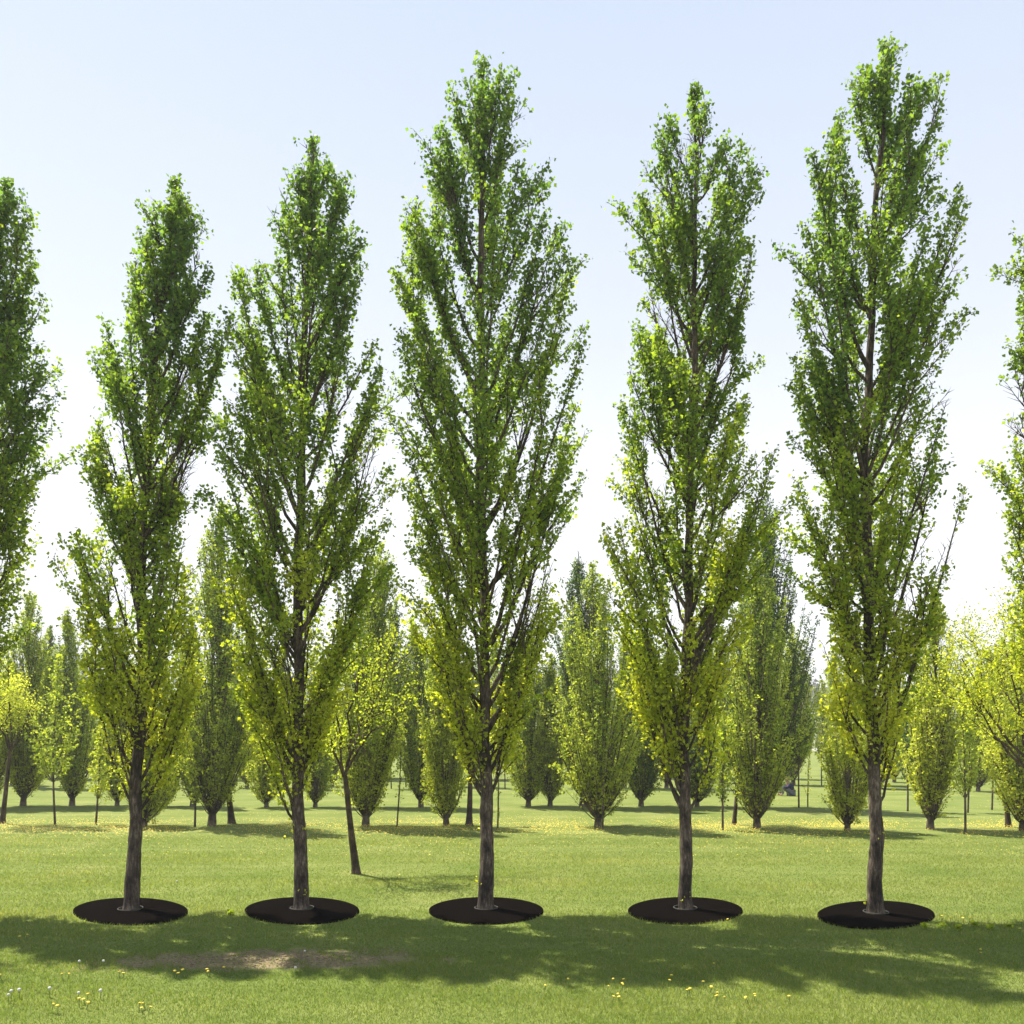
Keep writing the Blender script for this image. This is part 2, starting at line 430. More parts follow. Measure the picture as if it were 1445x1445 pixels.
def front_tree(base, trunk_px, prof, wpx, seed, label, gaps_px=(), group='poplars of the front row', nb=80, quality=1.0):
    B = ground(*base); Y = B.y
    tz = [wz(p[1], Y) for p in trunk_px]; txx = [wx(p[0], Y) - B.x for p in trunk_px]
    o = np.argsort(tz); tz = np.array(tz)[o]; txx = np.array(txx)[o]
    rng = np.random.default_rng(seed)
    ph = rng.uniform(0, 6.28)
    ztop = wz(prof[0][0], Y) - .12
    fx = lambda z: float(np.interp(z, tz, txx))
    trunk = lambda z: (fx(z) + (.016 * math.sin(z * 2.1 + ph) + .008 * math.sin(z * 5.3 + 2 * ph)) * min(1, z * 2), .08 * math.sin(z * .55 + ph) * min(1, z))
    pz = np.array([wz(p[0], Y) for p in prof]); pl = np.array([wx(p[1], Y) - B.x for p in prof]); pr = np.array([wx(p[2], Y) - B.x for p in prof])
    o = np.argsort(pz); pz, pl, pr = pz[o], pl[o], pr[o]
    def env(z):
        c = fx(z)
        return max(.1, c - float(np.interp(z, pz, pl)) - .04), max(.1, float(np.interp(z, pz, pr)) - c - .04)
    r0 = wpx / 2 * Y / FPX * .86
    zc = wz(prof[-1][0], Y)
    def tr(z):
        t = z / ztop
        return max(.012, r0 * (1 - .72 * t ** .9) * (1 - .12 * min(1, z / 2.0)) + r0 * .16 * math.exp(-z / .12)) if t < .9 else max(.008, r0 * .30 * (1 - t) / .1 * .9)
    e = empty('poplar_tree', B, label, 'tree', group)
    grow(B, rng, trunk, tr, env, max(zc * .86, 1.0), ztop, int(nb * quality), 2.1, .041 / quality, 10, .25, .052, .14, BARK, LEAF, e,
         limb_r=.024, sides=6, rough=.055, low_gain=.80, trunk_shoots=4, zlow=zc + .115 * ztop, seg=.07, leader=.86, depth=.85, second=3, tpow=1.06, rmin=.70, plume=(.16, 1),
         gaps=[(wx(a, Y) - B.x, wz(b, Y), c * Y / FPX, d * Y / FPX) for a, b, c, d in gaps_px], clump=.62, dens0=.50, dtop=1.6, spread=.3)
    return e

T = [
 ((184, 1286), [(184, 1286), (186, 1200), (190, 1100), (195, 1020), (200, 830), (215, 570), (235, 400), (250, 240)],
  [(246, 240, 257), (290, 215, 275), (330, 200, 292), (400, 190, 300), (440, 175, 300), (490, 140, 320), (550, 150, 320), (600, 125, 292), (650, 135, 272), (700, 140, 275), (750, 105, 278), (800, 100, 285), (850, 103, 290), (900, 105, 290), (950, 115, 275), (1000, 125, 270), (1050, 145, 250), (1100, 165, 225), (1130, 178, 205)],
  24, 11, 'leftmost poplar standing in a black mat, short narrow crown leaning right at its tip',
  [(262, 660, 22, 42), (178, 470, 9, 10), (262, 540, 12, 26)]),
 ((426, 1285), [(426, 1285), (422, 1200), (420, 1000), (428, 600), (432, 400), (443, 190)],
  [(186, 430, 455), (230, 418, 500), (280, 405, 505), (330, 380, 515), (380, 350, 535), (430, 325, 540), (500, 330, 545), (550, 340, 545), (600, 320, 540), (650, 308, 535), (700, 320, 525), (750, 325, 540), (800, 320, 530), (850, 325, 520), (900, 330, 500), (950, 335, 480), (1000, 345, 465), (1060, 365, 450), (1100, 385, 440), (1150, 405, 432)],
  24, 12, 'poplar in a black mat with forked top and trunk beside the thin brown orchard tree',
  [(468, 560, 34, 24), (395, 395, 11, 20), (452, 310, 8, 24), (505, 470, 14, 9), (345, 585, 8, 14)]),
 ((686, 1285), [(686, 1285), (685, 1000), (678, 650), (680, 300), (682, 88)],
  [(82, 655, 710), (120, 640, 730), (160, 625, 740), (200, 610, 765), (260, 600, 785), (310, 575, 810), (360, 555, 785), (400, 540, 810), (450, 555, 815), (520, 555, 845), (580, 560, 830), (640, 565, 820), (700, 575, 810), (760, 580, 800), (820, 580, 785), (880, 580, 780), (940, 595, 770), (1000, 600, 745), (1050, 620, 725), (1100, 640, 710), (1150, 655, 692)],
  25, 13, 'broadest poplar, blunt-topped, in the middle black mat of the front row',
  [(692, 222, 11, 17), (640, 303, 14, 12), (707, 300, 10, 12), (750, 280, 9, 12), (700, 830, 9, 30), (612, 520, 8, 14), (745, 500, 9, 12)]),
 ((967, 1285), [(967, 1285), (965, 1100), (967, 1000), (978, 650), (980, 400), (978, 128)],
  [(122, 960, 985), (160, 945, 1020), (200, 925, 1040), (260, 900, 1075), (300, 898, 1072), (360, 885, 1065), (430, 890, 1065), (500, 868, 1040), (560, 865, 1055), (600, 862, 1080), (650, 870, 1100), (700, 880, 1088), (750, 850, 1060), (800, 845, 1050), (850, 860, 1050), (900, 880, 1040), (950, 890, 1035), (1000, 905, 1025), (1050, 920, 1005), (1100, 935, 990), (1130, 950, 980)],
  22, 14, 'poplar in a black mat with dense dark top, before the tall dark background poplar',
  [(1000, 290, 8, 24), (935, 300, 9, 16), (1022, 520, 16, 30), (1040, 420, 12, 12), (915, 620, 8, 18)]),
 ((1236, 1291), [(1236, 1291), (1230, 1100), (1228, 950), (1225, 650), (1235, 300), (1249, 62)],
  [(56, 1240, 1258), (100, 1215, 1285), (150, 1180, 1315), (200, 1145, 1330), (240, 1122, 1335), (300, 1135, 1355), (340, 1128, 1365), (400, 1105, 1362), (450, 1125, 1325), (520, 1130, 1345), (580, 1125, 1345), (640, 1128, 1350), (720, 1130, 1358), (770, 1135, 1340), (830, 1145, 1315), (880, 1150, 1310), (940, 1160, 1295), (1000, 1170, 1280), (1050, 1185, 1270), (1100, 1208, 1252), (1140, 1222, 1242)],
  25, 15, 'tallest poplar, with a pointed tip, standing in the rightmost black mat',
  [(1240, 208, 9, 22), (1284, 207, 9, 12), (1258, 600, 13, 40), (1170, 640, 9, 24), (1290, 720, 12, 26), (1275, 840, 14, 24)]),
]
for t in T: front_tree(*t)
# partly visible at the left and right edges (no mats)
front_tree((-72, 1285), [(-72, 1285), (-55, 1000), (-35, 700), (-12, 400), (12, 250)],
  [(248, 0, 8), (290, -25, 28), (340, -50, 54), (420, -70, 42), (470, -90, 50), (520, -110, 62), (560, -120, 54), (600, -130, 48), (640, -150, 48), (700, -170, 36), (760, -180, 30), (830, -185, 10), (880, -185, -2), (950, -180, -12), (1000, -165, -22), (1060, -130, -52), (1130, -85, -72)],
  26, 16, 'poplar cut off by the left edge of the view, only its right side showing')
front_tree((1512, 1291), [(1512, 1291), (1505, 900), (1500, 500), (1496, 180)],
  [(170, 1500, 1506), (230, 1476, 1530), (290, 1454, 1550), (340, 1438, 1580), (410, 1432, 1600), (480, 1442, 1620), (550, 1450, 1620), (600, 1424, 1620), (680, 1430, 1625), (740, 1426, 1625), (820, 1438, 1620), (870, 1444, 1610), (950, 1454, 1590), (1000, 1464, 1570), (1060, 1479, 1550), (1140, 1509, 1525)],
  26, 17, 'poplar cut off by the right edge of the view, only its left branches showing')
# the row goes on beyond the left edge; its shade reaches into the picture
base_prof = T[2]
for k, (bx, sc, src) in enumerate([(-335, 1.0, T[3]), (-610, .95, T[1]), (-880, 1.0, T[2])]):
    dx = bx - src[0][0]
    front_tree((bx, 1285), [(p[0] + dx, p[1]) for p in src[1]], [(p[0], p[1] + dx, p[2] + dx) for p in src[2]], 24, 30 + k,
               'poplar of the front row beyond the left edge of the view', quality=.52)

# ---- background trees
def small_tree(kind, bx, by, tx, ty, wl, wr, tint, seed, label, group):
    B = ground(bx, by); Y = B.y; k = Y / FPX
    H = wz(ty, Y); dx = (tx - bx) * k; L, R = wl * k * 1.26, wr * k * 1.26
    rng = np.random.default_rng(seed)
    ph = rng.uniform(0, 6.28)
    trunk = lambda z: (dx * (z / H) ** 1.2 + .05 * math.sin(z * .9 + ph), .05 * math.sin(z * .7 + ph))
    if kind == 'column':
        pt = [0, .05, .12, .22, .36, .5, .65, .8, .92, 1]; pw = [.06, .26, .58, .9, 1.08, 1.12, 1.0, .74, .42, .10]
        pw = np.array(pw) * (1 + rng.normal(0, .07, len(pw)))
        h1, h2 = rng.uniform(0, 6.28, 2)
        wv = lambda z, q: 1 + .16 * math.sin(z * 3.1 + q) + .13 * math.sin(z * 7.3 + 2 * q)
        env = lambda z: (max(.06, L * float(np.interp(z / H, pt, pw)) * wv(z, h1) - .05), max(.06, R * float(np.interp(z / H, pt, pw)) * wv(z, h2) - .05))
        r0 = .028 + .008 * H
        e = empty('poplar_tree', B, label, 'tree', group)
        grow(B, rng, trunk, lambda z: max(.008, r0 * (1 - .9 * z / H) + .03 * math.exp(-z / .2)), env, .025 * H, H, int(60 + 9 * H), 4.4, .11, 11, .24, .058, tint, FARBARK, FARLEAF, e,
             limb_r=.02, sides=4, low_gain=.26, zlow=.11 * H, leader=.9, seg=.3, plume=(.26, 1), second=1, rmin=.4, bow=.86, clump=.5, dens0=.7, dtop=1.7)
    elif kind == 'sapling':
        pt = [0, .28, .4, .6, .8, 1]; pw = [.05, .25, .8, 1, .65, .06]
        env = lambda z: (max(.05, L * float(np.interp(z / H, pt, pw)) - .04), max(.05, R * float(np.interp(z / H, pt, pw)) - .04))
        e = empty('sapling', B, label, 'tree', group)
        grow(B, rng, trunk, lambda z: max(.006, .032 * (1 - .85 * z / H)), env, .26 * H, H, int(12 + 6 * H), 2.6, .15, 9, .24, .07, tint, FARBARK, FARLEAF, e,
             limb_r=.012, sides=4, low_gain=.0, zlow=.34 * H, leader=.6, seg=.25, plume=(.2, 1))
    elif kind == 'whip':
        env = lambda z: (.08, .08)
        e = empty('sapling', B, label, 'tree', group)
        grow(B, rng, trunk, lambda z: max(.006, .024 * (1 - .7 * z / H)), env, .15 * H, H, 7, 3, .2, 5, .14, .06, tint, FARBARK, FARLEAF, e,
             limb_r=.01, sides=4, low_gain=.0, zlow=.25 * H, leader=.5, seg=.25)
    return e

R2, R3, R4, R5 = 'trees of the second row', 'trees of the third row', 'trees of the fourth row', 'trees of the far belt'
BG = [
 # kind, base x, base y, top x, top y, left, right, tint, label, group
 ('column', 302, 1165, 313, 712, 46, 52, .28, 'tall thin-topped poplar with bare lower twigs between the first and second mats', R2),
 ('column', 205, 1166, 206, 985, 30, 32, .42, 'short bushy poplar directly behind the leftmost front poplar', R2),
 ('column', 513, 1166, 536, 772, 48, 42, .34, 'poplar behind the thin brown orchard tree, top right of the second front poplar', R2),
 ('column', 627, 1165, 618, 905, 30, 28, .44, 'slim pale poplar just left of the middle front trunk', R2),
 ('column', 846, 1167, 838, 800, 52, 56, .36, 'broad pale poplar standing clear between the third and fourth mats', R2),
 ('column', 1070, 1169, 1072, 782, 50, 36, .32, 'wide bushy poplar with a dark cone of twigs at its foot, behind the fourth mat', R2),
 ('column', 1196, 1172, 1196, 965, 30, 26, .52, 'squat yellowish poplar at the left of the rightmost front trunk', R2),
 ('column', 1314, 1170, 1322, 830, 34, 34, .52, 'slender yellow-green poplar standing right of the rightmost mat', R2),
 ('column', 1444, 1172, 1452, 880, 40, 40, .48, 'yellowish poplar cut by the right edge, below the spreading tree', R2),
 ('sapling', 79, 1165, 80, 930, 30, 34, .46, 'young tree with a bare stem and loose crown left of the leftmost mat', R2),
 ('sapling', 137, 1164, 138, 1028, 16, 16, .62, 'tiny pale sapling on a straight thin stem beside the leftmost front trunk', R2),
 ('sapling', 272, 1167, 272, 1040, 12, 12, .36, 'thin sapling just left of the tall thin-topped poplar', R2),
 ('whip', 558, 1167, 566, 1030, 8, 8, .4, 'bare whip of a sapling left of the middle front trunk', R2),
 ('whip', 701, 1171, 700, 1045, 8, 8, .4, 'thin whip of a sapling right of the middle front trunk', R2),
 ('whip', 853, 1171, 854, 1060, 8, 8, .45, 'thin whip at the foot of the broad pale poplar', R2),
 ('sapling', 1022, 1171, 1020, 1030, 12, 10, .3, 'thin dark sapling right of the fourth front trunk', R2),
 ('sapling', 1361, 1177, 1360, 985, 16, 18, .45, 'slender sapling standing alone under the spreading tree at the right', R2),
 ('column', 35, 1137, 43, 836, 34, 34, .38, 'tall pointed poplar near the left edge, highest in the gap beside the leftmost mat', R3),
 ('column', 103, 1137, 98, 862, 24, 30, .30, 'dark-trunked poplar at the left flank of the leftmost front crown', R3),
 ('column', 166, 1137, 166, 985, 22, 22, .42, 'low bushy poplar half hidden by the leftmost front trunk', R3),
 ('column', 235, 1138, 236, 1000, 22, 24, .38, 'small cone-footed poplar between the leftmost front trunk and the tall thin-topped poplar', R3),
 ('column', 378, 1139, 376, 990, 22, 20, .40, 'small pale poplar left of the second front trunk', R3),
 ('column', 447, 1139, 448, 985, 20, 20, .30, 'small dark-footed poplar right of the second front trunk', R3),
 ('column', 524, 1139, 560, 850, 30, 26, .24, 'dark poplar behind the thin brown orchard tree', R3),
 ('column', 596, 1139, 585, 880, 30, 28, .26, 'bluish green poplar left of the slim pale one', R3),
 ('column', 747, 1138, 750, 900, 38, 40, .32, 'fan-shaped poplar with a wide open base right of the middle front trunk', R3),
 ('column', 822, 1138, 814, 778, 28, 26, -.02, 'dark tall poplar peeping out behind the broad pale one', R3),
 ('column', 904, 1138, 902, 900, 32, 34, .10, 'dark vase-shaped poplar left of the fourth front trunk', R3),
 ('column', 985, 1138, 990, 960, 28, 28, .10, 'dark squat poplar right behind the fourth front trunk', R3),
 ('column', 1080, 1140, 1084, 700, 58, 46, -.06, 'tallest background poplar, dark blue-green, rising behind the wide bushy one', R3),
 ('sapling', 1127, 1140, 1134, 905, 28, 30, .36, 'weeping young tree with drooping shoots beside the seated person', R3),
 ('whip', 1141, 1139, 1143, 1050, 8, 8, .7, 'pale whip of a sapling right of the seated person', R3),
 ('sapling', 1280, 1145, 1280, 985, 16, 15, .16, 'thin dark young poplar right of the rightmost front trunk', R3),
 ('sapling', 1366, 1147, 1368, 1010, 12, 14, .35, 'young tree just behind the slender lone sapling at the right', R3),
 ('sapling', 1400, 1143, 1402, 980, 20, 20, .5, 'young pale tree under the spreading crown at the right', R3),
 ('column', 53, 1112, 72, 885, 24, 22, .16, 'distant dark poplar top between the two leftmost background poplars', R4),
 ('column', 347, 1112, 345, 960, 20, 20, .3, 'distant poplar between the tall thin-topped poplar and the second front trunk', R4),
 ('column', 470, 1110, 468, 960, 18, 18, .3, 'distant poplar behind the fork of the brown orchard tree', R4),
 ('sapling', 553, 1113, 553, 960, 22, 22, .5, 'distant thin tree right of the brown orchard tree, farther left of a pair', R4),
 ('sapling', 572, 1111, 572, 965, 18, 18, .5, 'distant thin tree right of the brown orchard tree, farther right of a pair', R4),
 ('sapling', 714, 1114, 714, 975, 18, 18, .42, 'distant young tree at the right of the middle front trunk', R4),
 ('sapling', 783, 1112, 783, 930, 22, 22, .4, 'distant young tree with a bare dark stem left of the broad pale poplar', R4),
 ('column', 640, 1110, 642, 920, 22, 22, .36, 'distant poplar behind the slim pale one', R4),
 ('column', 265, 1112, 262, 960, 20, 20, .34, 'distant poplar behind the thin sapling beside the tall thin-topped poplar', R4),
 ('column', 1240, 1113, 1244, 960, 24, 24, .4, 'distant poplar behind the rightmost front trunk', R4),
 ('sapling', 1160, 1109, 1160, 960, 12, 12, .62, 'distant pale sapling in the gap left of the rightmost front poplar', R4),
 ('column', 1381, 1117, 1382, 940, 26, 26, .42, 'distant poplar with a dark trunk under the spreading tree', R4),
 ('column', 66, 1098, 70, 925, 26, 26, 0.34, 'far belt poplar behind the young bare-stemmed tree', R5),
 ('column', 185, 1100, 188, 930, 26, 26, 0.44, 'far belt poplar behind the right side of the leftmost front trunk', R5),
 ('column', 225, 1098, 228, 925, 26, 26, 0.28, 'far belt poplar above the small cone-footed poplar', R5),
 ('column', 318, 1100, 322, 915, 26, 26, 0.50, 'far belt poplar behind the low crooked tree', R5),
 ('column', 362, 1098, 360, 930, 26, 26, 0.34, 'far belt poplar left of the second front trunk, beyond the crooked tree', R5),
 ('column', 440, 1098, 442, 915, 26, 26, 0.44, 'far belt poplar just right of the second front trunk', R5),
 ('column', 535, 1098, 532, 920, 26, 26, 0.28, 'far belt poplar between the orchard tree and the distant pair', R5),
 ('column', 590, 1100, 600, 900, 26, 26, 0.50, 'far belt poplar behind the bluish green poplar', R5),
 ('column', 665, 1100, 662, 915, 26, 26, 0.34, 'far belt poplar behind the dark-stemmed tree at the middle front trunk', R5),
 ('column', 735, 1098, 732, 915, 26, 26, 0.44, 'far belt poplar behind the fan-shaped poplar', R5),
 ('column', 808, 1098, 800, 900, 26, 26, 0.28, 'far belt poplar left of the broad pale poplar', R5),
 ('column', 915, 1098, 918, 910, 26, 26, 0.50, 'far belt poplar above the dark vase-shaped poplar', R5),
 ('column', 1000, 1098, 1002, 905, 26, 26, 0.34, 'far belt poplar above the dark squat poplar', R5),
 ('column', 1050, 1098, 1055, 880, 26, 26, 0.44, 'far belt poplar behind the left side of the wide bushy poplar', R5),
 ('column', 1185, 1096, 1180, 915, 26, 26, 0.28, 'far belt poplar behind the squat yellowish poplar', R5),
 ('column', 1300, 1096, 1302, 930, 26, 26, 0.50, 'far belt poplar behind the slender yellow-green poplar', R5),
 ('column', 1395, 1098, 1396, 915, 26, 26, 0.34, 'far belt poplar below the tips of the spreading tree', R5),
 ('column', 1435, 1098, 1438, 905, 26, 26, 0.44, 'far belt poplar close to the right edge below the spreading tree', R5),
 ('column', 150, 1112, 152, 930, 24, 24, .3, 'distant poplar behind the left flank of the leftmost front trunk', R4),
 ('column', 118, 1100, 119, 925, 20, 20, .22, 'farthest poplar glimpsed left of the leftmost front trunk', R4),
 ('column', 270, 1138, 268, 905, 24, 26, .36, 'greyish poplar filling the gap left of the tall thin-topped poplar', R3),
 ('column', 398, 1112, 398, 905, 26, 26, .3, 'distant poplar behind the left side of the second front trunk', R4),
 ('column', 500, 1100, 505, 905, 24, 24, .34, 'farthest poplar behind the crown of the brown orchard tree', R4),
 ('column', 690, 1100, 700, 905, 26, 26, .34, 'farthest poplar behind the middle front trunk', R4),
 ('column', 775, 1138, 778, 925, 22, 24, .4, 'yellowish slim poplar left of the broad pale one', R3),
 ('column', 880, 1112, 885, 885, 28, 28, .26, 'distant poplar filling the gap right of the broad pale one', R4),
 ('column', 940, 1112, 945, 900, 26, 26, .34, 'distant poplar behind the left side of the fourth front trunk', R4),
 ('column', 1020, 1105, 1018, 890, 26, 26, .36, 'distant poplar left of the wide bushy one behind the fourth mat', R4),
 ('column', 1120, 1108, 1118, 880, 22, 24, .5, 'distant yellowish poplar at the right flank of the tallest background poplar', R4),
 ('column', 1215, 1108, 1200, 900, 24, 24, .44, 'distant poplar behind the left of the rightmost front trunk', R4),
 ('column', 1262, 1104, 1262, 935, 18, 18, .46, 'distant slim poplar between the rightmost front trunk and the slender yellow-green poplar', R4),
 ('column', 1415, 1112, 1415, 900, 26, 26, .5, 'distant yellowish poplar behind the wide spreading tree', R4),
 ('column', 18, 1108, 16, 930, 22, 22, .4, 'distant poplar behind the leaning tree at the left edge', R4),
 ('column', -18, 1140, -14, 890, 40, 36, .5, 'yellowish poplar cut by the left edge of the view', R3),
]
for n, (kd, bx, by, tx, ty, wl, wr, tn, lab, grp) in enumerate(BG):
    small_tree(kd, bx, by, tx, ty, wl, wr, tn + .06, 100 + n, lab, grp)

# ---- spreading trees with forked brown trunks
def spread_tree(name, bx, by, fork_px, tips_px, r0, seed, label, tint=.8, dens=1.0, levels=3, sc=1.0, group=None, mat=LEAF, leaf=.05):
    B = ground(bx, by); Y = B.y; rng = np.random.default_rng(seed)
    e = empty(name, B, label, 'tree', group)
    tb, lv = Tubes(), Leaves()
    loc = lambda p: np.array([wx(p[0], Y) - B.x, 0, wz(p[1], Y)])
    tr = [np.array([0, 0, 0.])] + [loc(p) for p in fork_px]
    # resample the trunk
    d = np.array(tr); s = np.linspace(0, 1, len(d)); ss = np.linspace(0, 1, 14)
    pts = np.stack([np.interp(ss, s, d[:, c]) for c in range(3)], 1)
    tb.add(pts, r0 * (1 - .4 * ss) + r0 * .35 * np.exp(-ss * 14), 10, rng, .05)
    fork = d[-1]
    def limb(a, b, r, lev):
        n = 7; s = np.linspace(0, 1, n)[:, None]
        mid = a + (b - a) * s + np.array([0, 0, -1]) * (np.sin(s * np.pi) * np.linalg.norm(b - a) * .07)
        mid[1:-1] += rng.normal(0, .03 * np.linalg.norm(b - a), (n - 2, 3)) * .6
        tb.add(mid, r * (1 - .65 * s[:, 0]), 6)
        ln = np.linalg.norm(b - a)
        if lev > 0:
            for q in range(4 if lev > 1 else 5):
                f = rng.uniform(.3, .95); k = min(int(f * (n - 1)), n - 2)
                st = mid[k] + (mid[k + 1] - mid[k]) * (f * (n - 1) - k)
                dr = unit((b - a) / ln * .8 + rng.normal(0, .55, 3) + np.array([0, 0, .25]))
                limb(st, st + dr * ln * rng.uniform(.35, .6), r * .40, lev - 1)
        if lev <= 1:
            m = int((26 if lev else 20) * dens)
            f = .25 + .75 * rng.random(m)
            P = a + (b - a) * f[:, None] + rng.normal(0, .11, (m, 3))
            lv.add(P, rng.normal(0, 1, (m, 3)), leaf * rng.uniform(.6, 1.15, m), np.clip(rng.normal(tint, .13, m), 0, 1))
    for tpx, dy in tips_px:
        b = loc(tpx); b[1] = dy
        limb(fork + rng.normal(0, .02, 3), b, r0 * .42, levels - 1)
    tb.build('trunk', BROWNBARK, e); lv.build('crown', mat, e, rng, (0, 0, 0))
    return e

spread_tree('orchard_tree', 503, 1233, [(497, 1185), (489, 1115), (487, 1095)],
            [((455, 1010), .2), ((478, 960), -.5), ((505, 900), .1), ((540, 930), .6), ((545, 985), -.5), ((515, 955), .8)], .066, 51,
            'small thin leaning brown-trunked tree with a forked sparse yellowish crown on open lawn', .66, .8)
spread_tree('orchard_tree', 1482, 1215, [(1478, 1150), (1462, 1095)],
            [((1362, 990), -.4), ((1380, 925), .6), ((1408, 905), -.2), ((1440, 905), .9), ((1480, 875), -.6), ((1395, 960), 1.3), ((1560, 920), 0), ((1430, 960), -1.2), ((1520, 870), .7)], .075, 52,
            'wide spreading yellow-leaved tree reaching in from the right edge', .76, 2.4)
spread_tree('orchard_tree', 327, 1162, [(323, 1120), (322, 1085)],
            [((365, 1060), .2), ((340, 1020), -.3), ((305, 1040), .3), ((380, 1035), .5)], .09, 53,
            'low crooked tree with a bare branch to the right, left of the second front trunk', .62, 1.4, group=None, mat=FARLEAF, leaf=.06)
spread_tree('orchard_tree', 662, 1165, [(663, 1130), (664, 1090)],
            [((640, 1030), .2), ((668, 1005), -.3), ((690, 1040), .3)], .09, 54,
            'small dark-stemmed tree half hidden behind the middle front trunk', .7, 1.5, mat=FARLEAF, leaf=.06)
spread_tree('orchard_tree', 1036, 1164, [(1039, 1130), (1040, 1095)],
            [((1020, 1030), .2), ((1042, 1010), -.3), ((1060, 1040), .3)], .06, 55,
            'small leaning tree left of the wide bushy poplar with the dark foot', .5, 1.2, mat=FARLEAF, leaf=.06)
spread_tree('orchard_tree', 1423, 1167, [(1420, 1130), (1416, 1095)],
            [((1395, 1040), .2), ((1420, 1010), -.3), ((1440, 1050), .3)], .07, 56,
            'small bare-stemmed tree under the wide spreading tree near the right edge', .75, 1.4, mat=FARLEAF, leaf=.06)
spread_tree('orchard_tree', 3, 1162, [(9, 1110), (14, 1060)],
            [((-12, 960), .3), ((20, 925), -.3), ((40, 985), .3), ((5, 985), -.6)], .07, 57,
            'small leaning tree with a crooked dark stem at the left edge', .68, 1.8, mat=FARLEAF, leaf=.06)

# ------------------------------------------------------------------ mulch mats under the five front poplars
def mulch_mat(loc, label):
    e = empty('mulch_mat', loc, label, 'mulch mat', 'black mulch mats under the front poplars')
    n = 96
    # oval mats, laid a little deeper than wide and turned towards the middle of the row
    R, RY, TW = .79, .90, loc.x / loc.y
    prof = [(.19, .040), (.23, .042), (.38, .038), (.57, .033), (.76, .029), (.91, .026), (.985, .023), (1, .018), (1, .002)]
    a = np.linspace(0, 2 * np.pi, n, endpoint=False)
    co = np.concatenate([np.stack([r * (R * np.cos(a) + TW * RY * np.sin(a)), r * RY * np.sin(a), np.full(n, z)], 1) for k, (r, z) in enumerate(prof)])
    i = np.arange(len(prof) - 1)[:, None] * n + np.arange(n)[None]; j = np.arange(len(prof) - 1)[:, None] * n + (np.arange(n)[None] + 1) % n
    np_mesh('mat', co, [np.stack([i, j, j + n, i + n], -1).reshape(-1, 4)[:, ::-1]], MAT, e, smooth=True)
    tb = Tubes(); aa = np.linspace(0, 2 * np.pi, 40)
    tb.add(np.stack([.158 * np.cos(aa), .158 * np.sin(aa), np.full(40, .044)], 1), np.full(40, .007), 8)
    tb.build('collar', COLLAR, e)
words = ['flat black mulch mat at the foot of the leftmost front trunk',
         'flat black mulch mat around the trunk beside the brown orchard tree',
         'flat black mulch mat around the middle front trunk',
         'flat black mulch mat around the fourth front trunk, below the tallest background poplar',
         'flat black mulch mat around the rightmost front trunk']
MATS = []
for t, w in zip(T, words):
    B = ground(*t[0]); MATS.append(B); mulch_mat(B, w)

# ------------------------------------------------------------------ seated person far back on the lawn
def skinned(name, verts, edges, radii, mat, parent, sub=2):
    me = bpy.data.meshes.new(name); me.from_pydata(verts, edges, [])
    o = bpy.data.objects.new(name, me); COL.objects.link(o); o.parent = parent
    sk = o.modifiers.new('skin', 'SKIN'); sk.use_smooth_shade = True
    if not me.skin_vertices: 
        lay = me.attributes  # layer is created with the modifier
    for v, r in zip(me.skin_vertices[0].data, radii): v.radius = (r, r)
    me.skin_vertices[0].data[0].use_root = True
    ss = o.modifiers.new('subdivision', 'SUBSURF'); ss.levels = sub; ss.render_levels = sub
    me.materials.append(mat)
    return o
P0 = ground(1117, 1123)
pe = empty('person', P0, 'person in a dark navy jacket and pale trousers sitting hunched on the far lawn', 'person')
# faces -X; hips on the grass, knees drawn up, torso bent forward
def skin_safe(*a, **k):
    try: return skinned(*a, **k)
    except Exception as ex:
        print('skin failed', a[0], ex)
bv = [(0, 0, .13), (-.04, 0, .34), (-.13, 0, .52), (-.18, 0, .60), (-.23, 0, .72), (-.25, 0, .80),
      (-.09, -.17, .50), (-.24, -.20, .33), (-.40, -.12, .40), (-.09, .17, .50), (-.24, .20, .33), (-.40, .12, .40),
      (-.02, -.1, .12), (-.38, -.12, .42), (-.40, -.12, .07), (-.52, -.12, .04), (-.02, .1, .12), (-.38, .12, .42), (-.42, .12, .07), (-.54, .12, .04)]
be = [(0, 1), (1, 2), (2, 3), (3, 4), (4, 5), (2, 6), (6, 7), (7, 8), (2, 9), (9, 10), (10, 11), (0, 12), (12, 13), (13, 14), (14, 15), (0, 16), (16, 17), (17, 18), (18, 19)]
br = [.13, .12, .12, .05, .10, .075, .055, .045, .035, .055, .045, .035, .09, .06, .045, .04, .09, .06, .045, .04]
skin_safe('body', bv, be, br, SKIN, pe)
skin_safe('jacket', [bv[k] for k in (0, 1, 2, 6, 7, 9, 10)] + [(-.36, -.14, .38), (-.36, .14, .38)], [(0, 1), (1, 2), (2, 3), (3, 4), (4, 7), (2, 5), (5, 6), (6, 8)], [.16, .15, .15, .075, .065, .075, .065, .05, .05], NAVY, pe)
skin_safe('trousers', [bv[k] for k in (0, 12, 13, 14, 16, 17, 18)], [(0, 1), (1, 2), (2, 3), (0, 4), (4, 5), (5, 6)], [.145, .105, .075, .06, .105, .075, .06], PALEBLUE, pe)
skin_safe('hair', [(-.20, 0, .76), (-.19, 0, .84), (-.24, 0, .87)], [(0, 1), (1, 2)], [.09, .09, .07], HAIR, pe)

